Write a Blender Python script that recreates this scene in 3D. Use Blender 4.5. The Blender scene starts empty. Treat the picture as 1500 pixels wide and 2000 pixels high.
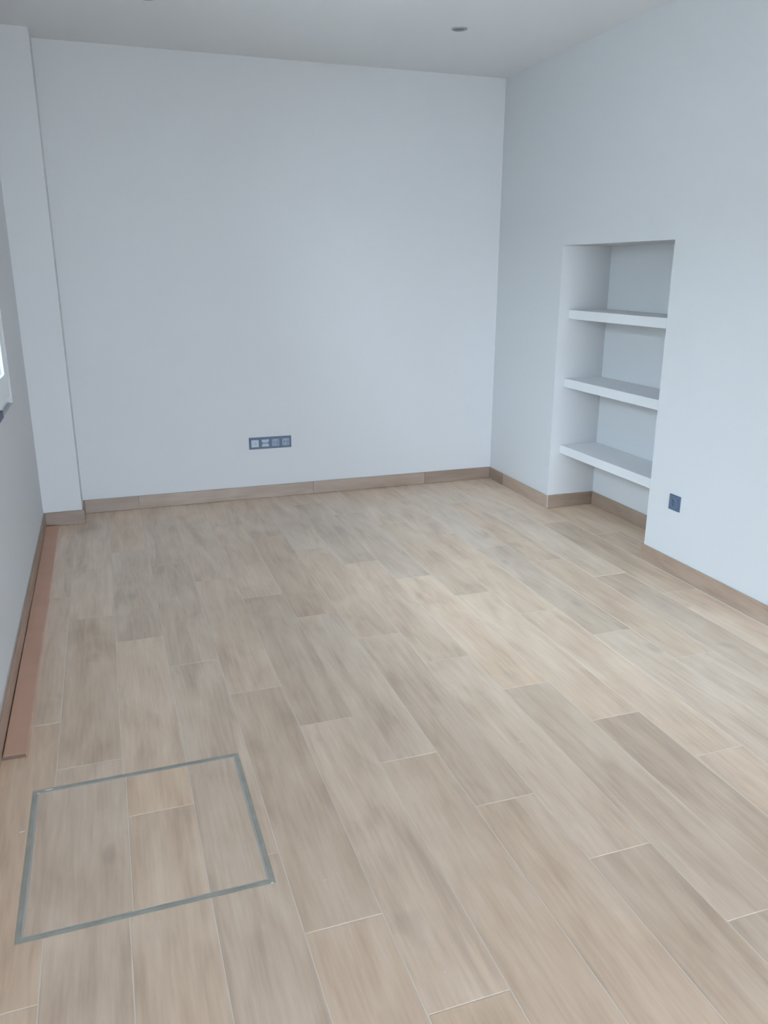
import bpy, bmesh, math, random
from mathutils import Matrix, Vector
random.seed(7)
S = bpy.context.scene
COL = S.collection

# ------------------------------------------------------------------ camera
cam = bpy.data.cameras.new('camera')
co = bpy.data.objects.new('camera', cam); COL.objects.link(co)
r, u, f = Vector((0.945324, -0.326127, 0.001782)), Vector((0.092946, 0.274646, 0.957043)), Vector((0.312607, 0.904550, -0.289942))
co.matrix_world = Matrix(((r.x, u.x, -f.x, 0), (r.y, u.y, -f.y, 0), (r.z, u.z, -f.z, 1.5326), (0, 0, 0, 1)))
cam.sensor_fit = 'VERTICAL'; cam.sensor_height = 36.0; cam.sensor_width = 27.0
cam.lens = 1555.8 / 2000 * 36.0
cam.clip_start = 0.02
S.camera = co

# ------------------------------------------------------------------ world: plain overcast sky
W = bpy.data.worlds.new('sky'); S.world = W; W.use_nodes = True
bg = W.node_tree.nodes['Background']
SKY_STRENGTH = 23.3
bg.inputs[0].default_value = (0.72, 0.86, 1.0, 1)
bg.inputs[1].default_value = SKY_STRENGTH
S.view_settings.view_transform = 'Standard'; S.view_settings.look = 'None'
S.view_settings.gamma = 1.0; S.view_settings.use_curve_mapping = False
S.view_settings.exposure = 0.0

# ------------------------------------------------------------------ room measures (metres)
XL, XR, YB, H = -0.454, 2.726, 5.388, 2.773
YP, XP = 5.162, -0.227                    # pier in the far left corner
Y1, Y2, XN, ZT = 4.522, 3.474, 3.077, 1.683   # niche far side, near side, back, top
YF = -4.0                                 # wall behind the camera
SB, ST = 0.089, 0.012                     # skirting height and thickness
WIN = (2.1, 4.315, 0.905, 2.45)          # window in left wall: y0 y1 z0 z1
DOOR = (0.3, 2.65, 0.0, 2.1)              # opening behind the camera: x0 x1 z0 z1
HX0, HX1, HY0, HY1 = -0.334, 0.294, 1.712, 2.330   # floor hatch

def portal(name, loc, rot, sx, sy):
    L = bpy.data.lights.new(name, 'AREA'); L.shape = 'RECTANGLE'; L.size = sx; L.size_y = sy
    L.cycles.is_portal = True
    o = bpy.data.objects.new(name, L); COL.objects.link(o); o.location = loc; o.rotation_euler = rot
    return o
portal('daylight_portal', ((DOOR[0]+DOOR[1])/2, YF-0.12, (DOOR[2]+DOOR[3])/2), (math.radians(90), 0, 0), DOOR[1]-DOOR[0], DOOR[3]-DOOR[2])
portal('daylight_portal', (XL-0.26, (WIN[0]+WIN[1])/2, (WIN[2]+WIN[3])/2), (math.radians(90), 0, math.radians(-90)), WIN[1]-WIN[0], WIN[3]-WIN[2])

# ------------------------------------------------------------------ materials
def mat(name, col, rough=0.5, spec=0.5, metal=0.0, bump=0.0, bscale=60.0, var=0.0, vscale=3.0):
    m = bpy.data.materials.new(name); m.use_nodes = True
    nt = m.node_tree; b = nt.nodes['Principled BSDF']
    b.inputs['Base Color'].default_value = (*col, 1); b.inputs['Roughness'].default_value = rough
    b.inputs['Specular IOR Level'].default_value = spec; b.inputs['Metallic'].default_value = metal
    tc = nt.nodes.new('ShaderNodeTexCoord')
    if var:
        n = nt.nodes.new('ShaderNodeTexNoise'); n.inputs['Scale'].default_value = vscale; n.inputs['Detail'].default_value = 5
        nt.links.new(tc.outputs['Object'], n.inputs['Vector'])
        mx = nt.nodes.new('ShaderNodeMix'); mx.data_type = 'RGBA'
        mx.inputs[6].default_value = (*[c*(1-var) for c in col], 1); mx.inputs[7].default_value = (*[min(1, c*(1+var)) for c in col], 1)
        nt.links.new(n.outputs['Fac'], mx.inputs[0]); nt.links.new(mx.outputs[2], b.inputs['Base Color'])
    if bump:
        n2 = nt.nodes.new('ShaderNodeTexNoise'); n2.inputs['Scale'].default_value = bscale; n2.inputs['Detail'].default_value = 4
        nt.links.new(tc.outputs['Object'], n2.inputs['Vector'])
        bp = nt.nodes.new('ShaderNodeBump'); bp.inputs['Strength'].default_value = bump; bp.inputs['Distance'].default_value = 0.002
        nt.links.new(n2.outputs['Fac'], bp.inputs['Height']); nt.links.new(bp.outputs[0], b.inputs['Normal'])
    return m

def wood(name, cols, rough, along='Y', stretch=16.0):
    """wood-look tile: long grain, soft cloudy figure, a few knots; each object's own tone comes from its object colour"""
    m = bpy.data.materials.new(name); m.use_nodes = True
    nt = m.node_tree; N = nt.nodes; L = nt.links; b = N['Principled BSDF']
    tc = N.new('ShaderNodeTexCoord'); oi = N.new('ShaderNodeObjectInfo')
    mul = N.new('ShaderNodeMath'); mul.operation = 'MULTIPLY'; mul.inputs[1].default_value = 47.0; L.new(oi.outputs['Random'], mul.inputs[0])
    add = N.new('ShaderNodeVectorMath'); add.operation = 'ADD'; L.new(tc.outputs['Object'], add.inputs[0]); L.new(mul.outputs[0], add.inputs[1])
    def noise(sx, sy, scale, detail, dist=0.0):
        mp = N.new('ShaderNodeMapping'); mp.inputs['Scale'].default_value = (sx, sy, sx) if along == 'Y' else (sy, sx, sx)
        L.new(add.outputs[0], mp.inputs['Vector'])
        n = N.new('ShaderNodeTexNoise'); n.inputs['Scale'].default_value = scale; n.inputs['Detail'].default_value = detail
        n.inputs['Distortion'].default_value = dist
        L.new(mp.outputs[0], n.inputs['Vector']); return n
    fine = noise(1, 1/stretch, 95, 5); band = noise(1, 0.13, 10, 4, 1.4); cloud = noise(1, 0.42, 6.0, 4, 0.8); knot = noise(1, 0.55, 9, 1)
    s = N.new('ShaderNodeMath'); s.operation = 'MULTIPLY_ADD'; L.new(fine.outputs['Fac'], s.inputs[0]); s.inputs[1].default_value = 0.26
    m2 = N.new('ShaderNodeMath'); m2.operation = 'MULTIPLY_ADD'; L.new(band.outputs['Fac'], m2.inputs[0]); m2.inputs[1].default_value = 0.46
    m3 = N.new('ShaderNodeMath'); m3.operation = 'MULTIPLY'; L.new(cloud.outputs['Fac'], m3.inputs[0]); m3.inputs[1].default_value = 0.38
    L.new(m3.outputs[0], m2.inputs[2]); L.new(m2.outputs[0], s.inputs[2])
    cr = N.new('ShaderNodeValToRGB'); e = cr.color_ramp.elements
    e[0].position = 0.38; e[0].color = (*cols[0], 1); e[1].position = 0.70; e[1].color = (*cols[2], 1)
    x = e.new(0.54); x.color = (*cols[1], 1)
    L.new(s.outputs[0], cr.inputs[0])
    kr = N.new('ShaderNodeMapRange'); kr.inputs['From Min'].default_value = 0.70; kr.inputs['From Max'].default_value = 0.80
    kr.inputs['To Min'].default_value = 0.0; kr.inputs['To Max'].default_value = 0.28
    L.new(knot.outputs['Fac'], kr.inputs['Value'])
    mk = N.new('ShaderNodeMix'); mk.data_type = 'RGBA'; L.new(kr.outputs[0], mk.inputs[0]); L.new(cr.outputs[0], mk.inputs[6])
    mk.inputs[7].default_value = (*[c*0.55 for c in cols[0]], 1)
    t = N.new('ShaderNodeMix'); t.data_type = 'RGBA'; t.blend_type = 'MULTIPLY'; t.inputs[0].default_value = 1.0
    L.new(mk.outputs[2], t.inputs[6]); L.new(oi.outputs['Color'], t.inputs[7]); L.new(t.outputs[2], b.inputs['Base Color'])
    b.inputs['Roughness'].default_value = rough; b.inputs['Specular IOR Level'].default_value = 1.0
    bp = N.new('ShaderNodeBump'); bp.inputs['Strength'].default_value = 0.12; bp.inputs['Distance'].default_value = 0.001
    L.new(fine.outputs['Fac'], bp.inputs['Height']); L.new(bp.outputs[0], b.inputs['Normal'])
    return m

WOODC = ((0.58, 0.418, 0.30), (0.75, 0.565, 0.415), (0.87, 0.685, 0.53))
M = dict(
    wall=mat('white_plaster', (0.67, 0.668, 0.676), 0.9, 0.15, bump=0.08, bscale=90),
    ceil=mat('white_ceiling_paint', (0.78, 0.78, 0.785), 0.95, 0.1, bump=0.05, bscale=60),
    shelf=mat('white_shelf_paint', (0.76, 0.76, 0.77), 0.75, 0.25, bump=0.05, bscale=80),
    grout=mat('pale_grout', (0.80, 0.71, 0.62), 0.9, 0.2, var=0.12, vscale=12),
    plank=wood('oak_look_tile', WOODC, 0.33),
    skirt=wood('oak_look_skirting', tuple(tuple(c*k_ for c, k_ in zip(k, (0.53, 0.50, 0.51))) for k in WOODC), 0.42, stretch=16),
    board=mat('reddish_brown_board', (0.66, 0.40, 0.295), 0.6, 0.3, var=0.14, vscale=5, bump=0.1),
    boardedge=mat('dark_board_edge', (0.16, 0.11, 0.085), 0.8, 0.2),
    steel=mat('dull_grey_metal', (0.41, 0.405, 0.36), 0.55, 0.4, metal=0.25, var=0.3, vscale=22),
    lidedge=mat('pale_metal_edge', (0.50, 0.51, 0.49), 0.45, 0.5, metal=0.3, var=0.2, vscale=18),
    plate=mat('blue_grey_plastic', (0.10, 0.14, 0.215), 0.45, 0.4),
    insert=mat('pale_grey_plastic', (0.44, 0.50, 0.56), 0.4, 0.5),
    insert2=mat('mid_grey_plastic', (0.26, 0.31, 0.40), 0.4, 0.5),
    insert3=mat('slate_grey_plastic', (0.13, 0.175, 0.26), 0.4, 0.5),
    hole=mat('dark_recess', (0.06, 0.08, 0.12), 0.6, 0.3),
    contact=mat('metal_contact', (0.6, 0.6, 0.6), 0.3, 0.5, metal=1.0),
    pvc=mat('white_window_plastic', (0.84, 0.86, 0.88), 0.3, 0.5),
    slate=mat('dark_slate_sill', (0.06, 0.085, 0.15), 0.5, 0.4, var=0.1, vscale=20),
    ring=mat('grey_light_ring', (0.36, 0.38, 0.39), 0.4, 0.5, metal=0.4),
    lens=mat('dark_lamp_lens', (0.17, 0.18, 0.19), 0.3, 0.5),
    speck=mat('white_plaster_speck', (0.72, 0.71, 0.68), 0.9, 0.2),
    render=mat('pale_sky_blocker_render', (0.55, 0.54, 0.52), 0.9, 0.2, var=0.06),
    ground=mat('grey_outdoor_paving', (0.45, 0.44, 0.42), 0.9, 0.2, var=0.1),
)
gm = bpy.data.materials.new('window_glass'); gm.use_nodes = True
nt = gm.node_tree; nt.nodes.remove(nt.nodes['Principled BSDF'])
tr = nt.nodes.new('ShaderNodeBsdfTransparent'); gl = nt.nodes.new('ShaderNodeBsdfGlossy'); gl.inputs['Roughness'].default_value = 0.02
fr = nt.nodes.new('ShaderNodeFresnel'); fr.inputs[0].default_value = 1.45; mxs = nt.nodes.new('ShaderNodeMixShader')
tr.inputs[0].default_value = (0.93, 0.97, 0.98, 1)
nt.links.new(fr.outputs[0], mxs.inputs[0]); nt.links.new(tr.outputs[0], mxs.inputs[1]); nt.links.new(gl.outputs[0], mxs.inputs[2])
nt.links.new(mxs.outputs[0], nt.nodes['Material Output'].inputs[0]); M['glass'] = gm

# ------------------------------------------------------------------ helpers
def obj(name, bm, m, parent=None, loc=(0, 0, 0)):
    me = bpy.data.meshes.new(name); bmesh.ops.recalc_face_normals(bm, faces=bm.faces[:]); bm.to_mesh(me); bm.free()
    for x in (m if isinstance(m, (list, tuple)) else [m]): me.materials.append(x)
    o = bpy.data.objects.new(name, me); COL.objects.link(o); o.location = loc
    if parent: o.parent = parent
    return o
def struct(o): o['kind'] = 'structure'; return o
def tag(o, label, cat, group=None):
    o['label'] = label; o['category'] = cat
    if group: o['group'] = group
    return o
def empty(name, loc=(0, 0, 0), rot=(0, 0, 0)):
    o = bpy.data.objects.new(name, None); COL.objects.link(o); o.location = loc; o.rotation_euler = rot; o.empty_display_size = 0.1; return o
def box(bm, x0, x1, y0, y1, z0, z1, bev=0.0, seg=1):
    b = bmesh.new()
    v = [b.verts.new((x, y, z)) for x in (x0, x1) for y in (y0, y1) for z in (z0, z1)]
    for q in ((0, 1, 3, 2), (4, 6, 7, 5), (0, 4, 5, 1), (2, 3, 7, 6), (0, 2, 6, 4), (1, 5, 7, 3)): b.faces.new([v[i] for i in q])
    if bev: bmesh.ops.bevel(b, geom=b.edges[:], offset=bev, segments=seg, affect='EDGES', profile=0.6)
    me = bpy.data.meshes.new('t'); b.to_mesh(me); b.free(); bm.from_mesh(me); bpy.data.meshes.remove(me)
def bx(*a, **k): bm = bmesh.new(); box(bm, *a, **k); return bm
def cyl(bm, c, r0, r1, axis, d0, d1, n=24):
    """ring-free frustum from c+axis*d0 (radius r0) to c+axis*d1 (radius r1)"""
    ax = Vector(axis); t = Vector((0, 0, 1)) if abs(ax.z) < 0.5 else Vector((1, 0, 0)); a = ax.cross(t).normalized(); b = ax.cross(a)
    A = []; B = []
    for i in range(n):
        w = 2*math.pi*i/n; q = a*math.cos(w)+b*math.sin(w)
        A.append(bm.verts.new(Vector(c)+ax*d0+q*r0)); B.append(bm.verts.new(Vector(c)+ax*d1+q*r1))
    for i in range(n): bm.faces.new((A[i], A[(i+1) % n], B[(i+1) % n], B[i]))
    bm.faces.new(A[::-1]); bm.faces.new(B)
def ringbm(bm, c, axis, prof, n=40):
    """lathe of closed profile [(radius, along axis)]"""
    ax = Vector(axis); t = Vector((0, 0, 1)) if abs(ax.z) < 0.5 else Vector((1, 0, 0)); a = ax.cross(t).normalized(); b = ax.cross(a)
    R = []
    for i in range(n):
        w = 2*math.pi*i/n; q = a*math.cos(w)+b*math.sin(w)
        R.append([bm.verts.new(Vector(c)+q*p+ax*h) for p, h in prof])
    k = len(prof)
    for i in range(n):
        for j in range(k): bm.faces.new((R[i][j], R[(i+1) % n][j], R[(i+1) % n][(j+1) % k], R[i][(j+1) % k]))
def cells(rect, holes):
    """2D polygon(s) of rect minus axis-aligned holes, as a bmesh in the xy plane (z=0) with inner edges dissolved"""
    x0, x1, y0, y1 = rect
    xs = sorted({x0, x1, *[min(max(h[i], x0), x1) for h in holes for i in (0, 1)]})
    ys = sorted({y0, y1, *[min(max(h[i], y0), y1) for h in holes for i in (2, 3)]})
    bm = bmesh.new(); V = {}
    g = lambda x, y: V.setdefault((x, y), None) or V.__setitem__((x, y), bm.verts.new((x, y, 0))) or V[(x, y)]
    for i in range(len(xs)-1):
        for j in range(len(ys)-1):
            cx, cy = (xs[i]+xs[i+1])/2, (ys[j]+ys[j+1])/2
            if any(h[0] < cx < h[1] and h[2] < cy < h[3] for h in holes): continue
            bm.faces.new((g(xs[i], ys[j]), g(xs[i+1], ys[j]), g(xs[i+1], ys[j+1]), g(xs[i], ys[j+1])))
    return bm
def slab(rect, holes, t):
    """cells() thickened from z=0 to z=t"""
    bm = cells(rect, holes)
    g = bmesh.ops.extrude_face_region(bm, geom=bm.faces[:])
    bmesh.ops.translate(bm, verts=[v for v in g['geom'] if isinstance(v, bmesh.types.BMVert)], vec=(0, 0, t))
    bmesh.ops.recalc_face_normals(bm, faces=bm.faces[:]); return bm
def remap(bm, fn):
    for v in bm.verts: v.co = Vector(fn(*v.co))
    return bm

# ------------------------------------------------------------------ room shell
WT = 0.25
floor = struct(obj('floor', bx(XL-WT, XN+0.15, YF-0.1, YB+0.15, -0.12, -0.0007), M['grout']))
struct(obj('ceiling', bx(XL-WT, XN+0.15, YF-0.15, YB+0.15, H, H+0.15), M['ceil']))
struct(obj('wall_back', bx(XP-0.3, XN+0.15, YB, YB+0.15, -0.0012, H), M['wall']))
struct(obj('wall_pier', bx(XL-WT, XP, YP, YB, -0.0012, H), M['wall']))
bm = slab((YF, YP, -0.0012, H), [WIN], WT); struct(obj('wall_left', remap(bm, lambda a, b, c: (XL-c, a, b)), M['wall']))
bm = slab((YF, YB, -0.0012, H), [(Y2, Y1, -1, ZT)], XN-XR); remap(bm, lambda a, b, c: (XR+c, a, b))
box(bm, XN, XN+0.15, YF, YB, -0.0012, H)
struct(obj('wall_right', bm, M['wall']))
bm = slab((XL-WT, XN+0.15, -0.0012, H), [(DOOR[0], DOOR[1], -1, DOOR[3])], 0.15)
struct(obj('wall_front', remap(bm, lambda a, b, c: (a, YF-c, b)), M['wall']))
struct(obj('added_sky_blocker', bx(XL-3.3, XL-3.2, -6, 12, -0.2, 2.8), M['render']))  # unseen wall, added to cut low sky light through the left window
struct(obj('ground', bx(-30, 30, -30, 30, -0.30, -0.20), M['ground']))

# ------------------------------------------------------------------ floor planks: 198.5 mm rows, 1.2 m tiles, each row shifted by a quarter
PITCH, X00, G, LEN = 0.1985, 0.5245, 0.0015, 1.2
HOLE = (HX0, HX1, HY0, HY1)
PIER = (XL-1, XP+0.001, YP-0.001, YB+1)
def tile_mesh(rect, holes, z=0.0, bev=0.0007, th=0.008):
    bm = cells(rect, holes)
    if not bm.faces: bm.free(); return None
    if len(bm.faces) > 1: bmesh.ops.dissolve_faces(bm, faces=bm.faces[:]); bmesh.ops.dissolve_limit(bm, angle_limit=0.01, verts=bm.verts[:], edges=bm.edges[:])
    g = bmesh.ops.extrude_face_region(bm, geom=bm.faces[:])
    nv = [v for v in g['geom'] if isinstance(v, bmesh.types.BMVert)]
    bmesh.ops.translate(bm, verts=nv, vec=(0, 0, -th))
    bmesh.ops.translate(bm, verts=bm.verts[:], vec=(0, 0, z))
    bmesh.ops.recalc_face_normals(bm, faces=bm.faces[:])
    top = [e for e in bm.edges if all(abs(v.co.z-z) < 1e-6 for v in e.verts)]
    bmesh.ops.bevel(bm, geom=top, offset=bev, segments=1, affect='EDGES')
    return bm
# tones read off the photograph for planks that stand out, by (row, tile index); others vary gently
def row_cuts(k): return (0.021 - 0.30*k) % LEN
TONE = {(5, .9): .92, (6, .6): 1.06, (-4, 2.4): .93, (-3, 2.1): 1.08, (1, 3.3): .90, (0, 1.2): 1.07, (0, 2.4): .94, (4, 2.4): 1.08, (4, 3.6): .92, (5, 3.3): .93, (5, 2.1): 1.07,
        (9, 3.3): 1.06, (9, 2.1): .90, (7, 2.7): .92, (7, 3.9): 1.05, (10, 1.8): 1.03, (10, 3.0): .90, (3, .3): .92, (3, 1.5): 1.07, (2, .6): 1.07, (2, 1.8): 1.04, (4, 0.0): .90,
        (-1, 1.5): .95, (-1, .3): .98, (-2, 1.8): 1.0, (-2, 3.0): .93, (8, 2.4): .95, (6, 1.8): 1.06, (2, 3.0): .95, (3, 3.9): .93}
def tone(k, n):
    rr = random.Random(k*131+n*17+5)
    v = 0.97 + rr.uniform(-0.035, 0.035)
    w = rr.uniform(-0.025, 0.035)
    t = next((b for (q, a), b in TONE.items() if q == k and abs(row_cuts(k)+n*LEN-a) < 0.07), 1.0)
    return (v*t*(1+w), v*t, v*t*(1-w*1.3), 1)
shared = {}
def plank(rect, holes, parent, k, n, z=0.0):
    cx, cy = (rect[0]+rect[1])/2, (rect[2]+rect[3])/2
    hh = [(h[0]-cx, h[1]-cx, h[2]-cy, h[3]-cy) for h in holes if h[0] < rect[1] and h[1] > rect[0] and h[2] < rect[3] and h[3] > rect[2]]
    loc = tuple((rect[0]-cx, rect[1]-cx, rect[2]-cy, rect[3]-cy))
    key = tuple(round(a, 4) for a in loc) if not hh else None
    if key and key in shared:
        o = bpy.data.objects.new('plank', shared[key]); COL.objects.link(o); o.parent = parent
    else:
        bm = tile_mesh(loc, hh)
        if bm is None: return None
        o = obj('plank', bm, M['plank'], parent)
        if key: shared[key] = o.data
    rr = random.Random(k*71+n*13)
    o.location = (cx, cy, z + (rr.uniform(-0.0002, 0.0002)))
    o.color = tone(k, n); return o
hatch = empty('floor_hatch', ((HX0+HX1)/2, (HY0+HY1)/2, 0))
tag(hatch, 'square floor access hatch with worn grey metal frame, filled with wood-look tiles', 'floor hatch')
for k in range(-5, 13):
    x0, x1 = X00+k*PITCH+G, X00+(k+1)*PITCH-G
    ylo, yhi = YF+0.003, YB-0.003
    if k >= 11: ylo, yhi = Y2+0.002, Y1-0.002
    x0 = max(x0, XL+0.002); x1 = min(x1, XN-0.002)
    c = row_cuts(k); n = math.floor((ylo-c)/LEN)
    while c+n*LEN < yhi:
        a, b = max(c+n*LEN+G, ylo), min(c+(n+1)*LEN-G, yhi)
        if b-a > 0.01:
            plank((x0, x1, a, b), [HOLE, PIER], floor, k, n)
        n += 1
# tiles laid on the lid, cut to its edge: one wide strip, one strip of two, two full-length strips
m_ = 0.0195; l0, l1, m0, m1 = HX0+m_, HX1-m_, HY0+m_, HY1-m_
sA, sB, sC = -0.062, 0.127, 0.3
for i, q in enumerate(((l0, sA-G, m0, m1), (sA+G, sB-G, m0, 2.109-G), (sA+G, sB-G, 2.109+G, m1), (sB+G, l1, m0, m1))):
    o = plank(q, [], hatch, 30+i, 1)
    o.location = Vector(o.location)-hatch.location
# hatch frame: fixed outer bars, a dark gap, and the lid's own tray edge
hx, hy = (HX1-HX0)/2, (HY1-HY0)/2
def four(name, a, b, z0, z1, m, bev=0.0006):
    """four mitred bars between half sizes shrunk by a and by b"""
    for s in range(4):
        bm = bmesh.new()
        def c(i, d): sx, sy = ((-1, -1), (1, -1), (1, 1), (-1, 1))[i % 4]; return sx*(hx-d), sy*(hy-d)
        pts = [c(s, a), c(s+1, a), c(s+1, b), c(s, b)]
        lo = [bm.verts.new((*p, z0)) for p in pts]; hi = [bm.verts.new((*p, z1)) for p in pts]
        bm.faces.new(lo[::-1]); bm.faces.new(hi)
        for i in range(4): bm.faces.new((lo[i], lo[(i+1) % 4], hi[(i+1) % 4], hi[i]))
        obj(name, bm, m, hatch)
four('frame_bar', 0.0003, 0.0135, -0.010, 0.0006, M['steel'])
four('lid_edge', 0.0150, 0.0185, -0.010, 0.0002, M['lidedge'])
o = obj('lid_tray', bx(-hx+0.0185, hx-0.0185, -hy+0.0185, hy-0.0185, -0.0011, -0.0009), M['grout'], hatch)
def speck(px, py, rx, ry, rot, parent=None, h=0.0012, seed=1):
    rr = random.Random(seed); bm = bmesh.new(); n = 9
    lo = [bm.verts.new((rx*math.cos(w)*k_, ry*math.sin(w)*k_, 0)) for w, k_ in [(2*math.pi*i/n, rr.uniform(0.7, 1.1)) for i in range(n)]]
    t = bm.verts.new((0, 0, h)); 
    for i in range(n): bm.faces.new((lo[i], lo[(i+1) % n], t))
    bm.faces.new(lo[::-1])
    o = obj('plaster_speck', bm, M['speck'], parent); o.rotation_euler = (0, 0, rot); o.location = (px, py, 0.0003); return o
for i, (x, y, a, b, q) in enumerate(((-0.288, 2.322, 0.017, 0.005, 0.05), (-0.318, 2.312, 0.005, 0.004, 0), (-0.350, 2.14, 0.009, 0.005, 0.4), (0.284, 1.713, 0.005, 0.004, 0))):
    o = speck(x-hatch.location.x, y-hatch.location.y, a, b, q, hatch, seed=i+3); o.location.z = 0.0007
for i, (x, y, a, b, q) in enumerate(((0.418, 1.678, 0.0045, 0.0035, 0), (1.212, 2.085, 0.011, 0.004, 0.2), (0.602, 1.313, 0.003, 0.0028, 0))):
    speck(x, y, a, b, q, floor, seed=i+20)

# ------------------------------------------------------------------ skirting: a mortar strip per wall carrying separate wood-look tiles
def skirting(name, runs):
    """runs: (axis, face coordinate on wall, inward sign, [cuts]) axis 'x' = runs along x"""
    bm = bmesh.new()
    for axis, w, s, cuts, tn in runs:
        a, b = min(cuts)+0.001, max(cuts)-0.001
        q0, q1 = sorted((w+s*0.0003, w+s*(ST-0.008)))
        if axis == 'x': box(bm, a, b, q0, q1, 0.0005, SB-0.002)
        else: box(bm, q0, q1, a, b, 0.0005, SB-0.002)
    base = struct(obj(name, bm, M['grout']))
    for axis, w, s, cuts, tn in runs:
        for i in range(len(cuts)-1):
            a, b = sorted((cuts[i], cuts[i+1])); a += 0.0008; b -= 0.0008; Lh = (b-a)/2
            bm = bmesh.new(); box(bm, -(SB/2-0.0005), SB/2-0.0005, -Lh, Lh, -0.004, 0.004, bev=0.0012, seg=2)   # grain runs along local y
            o = obj('skirting_tile', bm, M['skirt'], base)
            c = (a+b)/2; mid = w+s*(ST-0.004); z = SB/2+0.0006
            if axis == 'x': mt = Matrix(((0, 1, 0), (0, 0, s), (1, 0, 0)))
            else: mt = Matrix(((0, 0, s), (0, 1, 0), (1, 0, 0)))
            mw = mt.to_4x4(); mw.translation = (c, mid, z) if axis == 'x' else (mid, c, z)
            o.matrix_local = mw
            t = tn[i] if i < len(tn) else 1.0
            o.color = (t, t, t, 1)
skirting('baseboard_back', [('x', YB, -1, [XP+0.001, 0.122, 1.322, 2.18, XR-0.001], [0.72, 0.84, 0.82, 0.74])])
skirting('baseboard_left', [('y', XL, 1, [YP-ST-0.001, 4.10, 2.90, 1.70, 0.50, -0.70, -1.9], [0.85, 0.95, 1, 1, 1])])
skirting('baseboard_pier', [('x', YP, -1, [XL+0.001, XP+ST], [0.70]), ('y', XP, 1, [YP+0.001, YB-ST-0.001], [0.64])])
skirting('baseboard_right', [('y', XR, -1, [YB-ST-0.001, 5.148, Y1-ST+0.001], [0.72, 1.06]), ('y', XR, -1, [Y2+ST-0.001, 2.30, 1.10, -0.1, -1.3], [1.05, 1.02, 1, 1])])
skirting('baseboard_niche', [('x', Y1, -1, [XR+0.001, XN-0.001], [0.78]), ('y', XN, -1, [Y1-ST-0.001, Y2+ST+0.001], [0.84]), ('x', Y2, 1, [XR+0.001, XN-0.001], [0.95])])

# ------------------------------------------------------------------ niche shelves
SX0 = 2.797
for z0, z1, lab in ((1.243, 1.298, 'white plaster shelf in the wall niche, uppermost of three'),
                    (0.812, 0.868, 'white plaster shelf in the wall niche, middle one of three'),
                    (0.374, 0.430, 'white plaster shelf in the wall niche, lowest, just above floor')):
    tag(obj('niche_shelf', bx(SX0, XN-0.0005, Y2+0.0005, Y1-0.0005, z0, z1, bev=0.0025, seg=2), M['shelf']), lab, 'shelf', 'shelves in the wall niche')

# ------------------------------------------------------------------ long board beside the left skirting
bd = obj('loose_board', bx(-0.035, 0.035, -1.29, 1.29, 0.0, 0.014, bev=0.0006), [M['board'], M['boardedge']])
for p in bd.data.polygons:
    if p.normal.y < -0.9: p.material_index = 1
bd.location = (-0.4045, 3.822, 0.0005); bd.rotation_euler = (0, 0, math.radians(0.12))
tag(bd, 'long reddish brown board lying flat on floor against the left skirting', 'board')

# ------------------------------------------------------------------ sockets (built facing -y, wall at y=0)
def frame_plate(n, pitch=0.0713, w=0.081):
    wd = w + pitch*(n-1); bm = bmesh.new()
    xs = [-wd/2] ; zs = w/2; 
    hol = []
    for i in range(n):
        c = -wd/2 + w/2 + pitch*i; hol.append((c-0.0255, c+0.0255, -0.0255, 0.0255))
    bm = slab((-wd/2, wd/2, -zs, zs), hol, 0.009)
    remap(bm, lambda a, b, c: (a, -c-0.0002, b))
    bmesh.ops.recalc_face_normals(bm, faces=bm.faces[:])
    e = [x for x in bm.edges if all(abs(v.co.y+0.0092) < 1e-6 for v in x.verts) and all(abs(abs(v.co.x)-wd/2) < 1e-6 or abs(abs(v.co.z)-zs) < 1e-6 for v in x.verts) and len(x.link_faces) == 2 and abs(x.link_faces[0].normal.dot(x.link_faces[1].normal)) < 0.5]
    bmesh.ops.bevel(bm, geom=e, offset=0.003, segments=2, affect='EDGES')
    return bm, [-wd/2+w/2+pitch*i for i in range(n)]
def schuko(parent, cx, m, ground=True):
    """round recessed socket on a square insert"""
    bm = bmesh.new(); R0 = 0.0195; n = 32; hs = 0.0253; yf = -0.0108
    sq = []; ci = []; cb = []
    for i in range(n):
        w = 2*math.pi*i/n + math.pi/n; cw, sw = math.cos(w), math.sin(w); k = hs/max(abs(cw), abs(sw))
        sq.append((bm.verts.new((cx+cw*k, yf, sw*k)), bm.verts.new((cx+cw*k, -0.001, sw*k))))
        ci.append(bm.verts.new((cx+cw*R0, yf, sw*R0))); cb.append(bm.verts.new((cx+cw*R0*0.96, yf+0.0085, sw*R0*0.96)))
    for i in range(n):
        j = (i+1) % n
        bm.faces.new((sq[i][0], sq[j][0], ci[j], ci[i])); bm.faces.new((ci[i], ci[j], cb[j], cb[i])); bm.faces.new((sq[i][1], sq[j][1], sq[j][0], sq[i][0]))
    bm.faces.new(cb); bm.faces.new([s_[1] for s_ in sq][::-1])
    ins = obj('socket_insert', bm, m, parent)
    for sx in (-1, 1):
        bm = bmesh.new(); cyl(bm, (cx+sx*0.0095, yf+0.0085, 0), 0.0028, 0.0028, (0, -1, 0), 0, 0.0006, 12); obj('pin_hole', bm, M['hole'], ins)
    for sz in (-1, 1): obj('earth_clip', bx(cx-0.003, cx+0.003, yf+0.001, yf+0.0088, sz*0.0168-0.0016, sz*0.0168+0.0016), M['contact'], ins)
    return ins
so = empty('wall_socket', (0.8785+0.1475, YB, 0.391))
tag(so, 'blue-grey four-gang horizontal socket plate low on the back wall', 'wall socket')
bm, cs = frame_plate(4, 0.0713); obj('frame', bm, M['plate'], so)
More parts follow.
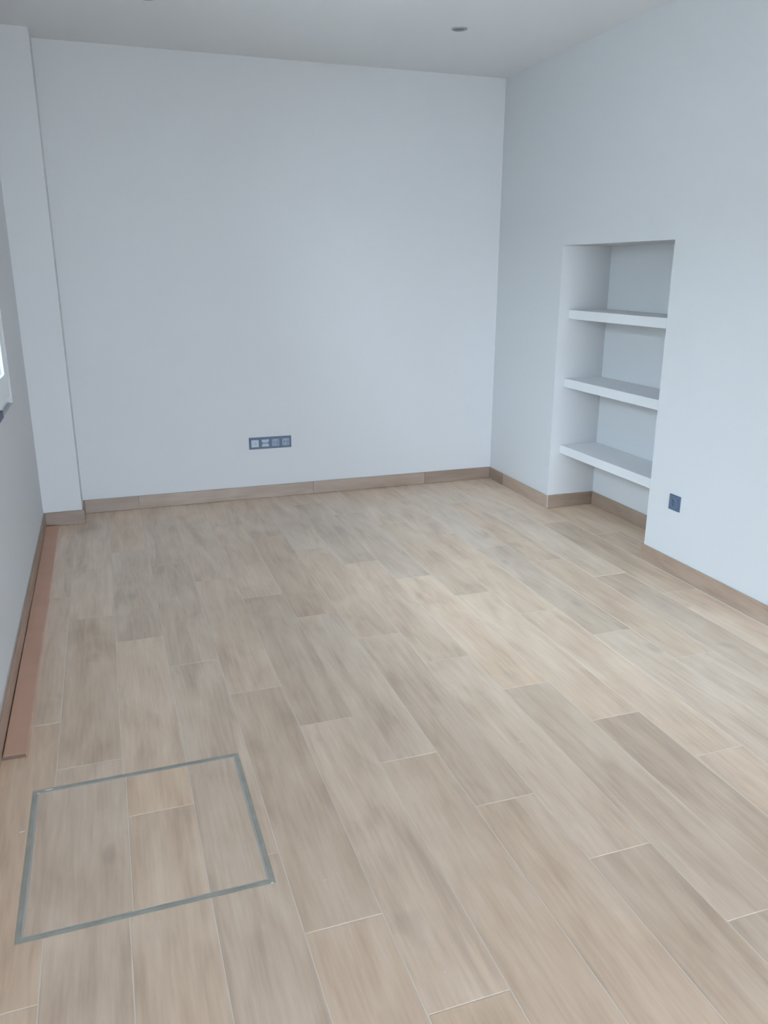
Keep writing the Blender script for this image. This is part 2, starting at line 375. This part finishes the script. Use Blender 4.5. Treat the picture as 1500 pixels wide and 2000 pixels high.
# gang one: blank cover with cable outlet
ins = obj('blank_insert', bx(cs[0]-0.0253, cs[0]+0.0253, -0.0108, -0.001, -0.0253, 0.0253, bev=0.0012), M['insert'], so)
bm = bmesh.new(); cyl(bm, (cs[0]+0.004, -0.0108, -0.001), 0.005, 0.0046, (0, -1, 0), 0, 0.0012, 16); obj('outlet_plug', bm, M['insert2'], ins)
# gang two: two flaps with a dark notch on each side
ins = obj('data_insert', bx(cs[1]-0.0253, cs[1]+0.0253, -0.006, -0.001, -0.0253, 0.0253), M['insert2'], so)
for sz in (-1, 1):
    bm = bmesh.new(); z0, z1 = sorted((sz*0.007, sz*0.0245))
    w0, w1 = (0.017, 0.0248)
    v = [(-w1, sz*0.0245), (w1, sz*0.0245), (w1, sz*0.014), (w0, sz*0.0065), (-w0, sz*0.0065), (-w1, sz*0.014)]
    A = [bm.verts.new((cs[1]+a, -0.006, b)) for a, b in v]; B = [bm.verts.new((cs[1]+a, -0.0108, b)) for a, b in v]
    bm.faces.new(A); bm.faces.new(B[::-1])
    for i in range(6): bm.faces.new((A[i], A[(i+1) % 6], B[(i+1) % 6], B[i]))
    obj('flap', bm, M['insert'], ins)
for sx in (-1, 1):
    obj('notch', bx(cs[1]+sx*0.0222-0.003, cs[1]+sx*0.0222+0.003, -0.0066, -0.0061, -0.005, 0.005), M['plate'], ins)
schuko(so, cs[2], M['insert2']); schuko(so, cs[3], M['insert2'])
s1 = empty('wall_socket', (XR, 3.260, 0.382), (0, 0, math.radians(-90)))
tag(s1, 'blue-grey square single socket low on right wall beside the niche', 'wall socket')
bm, c1 = frame_plate(1); obj('frame', bm, M['plate'], s1); schuko(s1, c1[0], M['insert3'])

# ------------------------------------------------------------------ ceiling downlights
def downlight(x, y, label):
    e = empty('downlight', (x, y, H)); tag(e, label, 'downlight', 'recessed ceiling downlights')
    bm = bmesh.new(); ringbm(bm, (0, 0, 0), (0, 0, -1), [(0.043, 0.0003), (0.042, 0.0035), (0.034, 0.005), (0.030, 0.004), (0.030, 0.0003)]); obj('trim_ring', bm, M['ring'], e)
    bm = bmesh.new(); cyl(bm, (0, 0, 0), 0.0298, 0.0285, (0, 0, -1), 0.0004, 0.0020, 32); ln = obj('lens', bm, M['lens'], e)
downlight(1.955, 4.437, 'small round grey recessed downlight on the ceiling near the right corner')
downlight(0.343, 4.457, 'round grey downlight at the top edge of view, left of the other downlight')

# ------------------------------------------------------------------ window in the left wall (far end in view)
wy0, wy1, wz0, wz1 = WIN
wy0 += 0.001; wy1 -= 0.001; wz0 += 0.001; wz1 -= 0.001
def rect_frame(y0, y1, z0, z1, w, x0, x1, bev=0.003):
    bm = slab((y0, y1, z0, z1), [(y0+w, y1-w, z0+w, z1-w)], x1-x0); return remap(bm, lambda a, b, c: (x0+c, a, b))
win = struct(empty('window_1', (XL, (wy0+wy1)/2, wz0)))
ox, oy, oz = win.location
def wpart(name, bm, m, parent=None):
    bmesh.ops.translate(bm, verts=bm.verts[:], vec=(-ox, -oy, -oz)); return obj(name, bm, m, parent or win)
wpart('window_frame', rect_frame(wy0, wy1, wz0, wz1, 0.055, XL-0.085, XL-0.022), M['pvc'])
ws = (wy1-wy0-0.08)/2
for i in range(2):
    a, b = wy0+0.040+ws*i+0.001, wy0+0.040+ws*(i+1)-0.001
    sash = wpart('sash', rect_frame(a, b, wz0+0.040, wz1-0.040, 0.115, XL-0.070, XL-0.004), M['pvc'])
    bm = bx(XL-0.016, XL-0.011, a+0.112, b-0.112, wz0+0.152, wz1-0.152); bmesh.ops.translate(bm, verts=bm.verts[:], vec=(-ox, -oy, -oz)); obj('pane', bm, M['glass'], sash)
wpart('window_sill', bx(XL-0.02, XL+0.004, wy0+0.02, 3.86, wz0, wz0+0.032, bev=0.001), M['slate'])
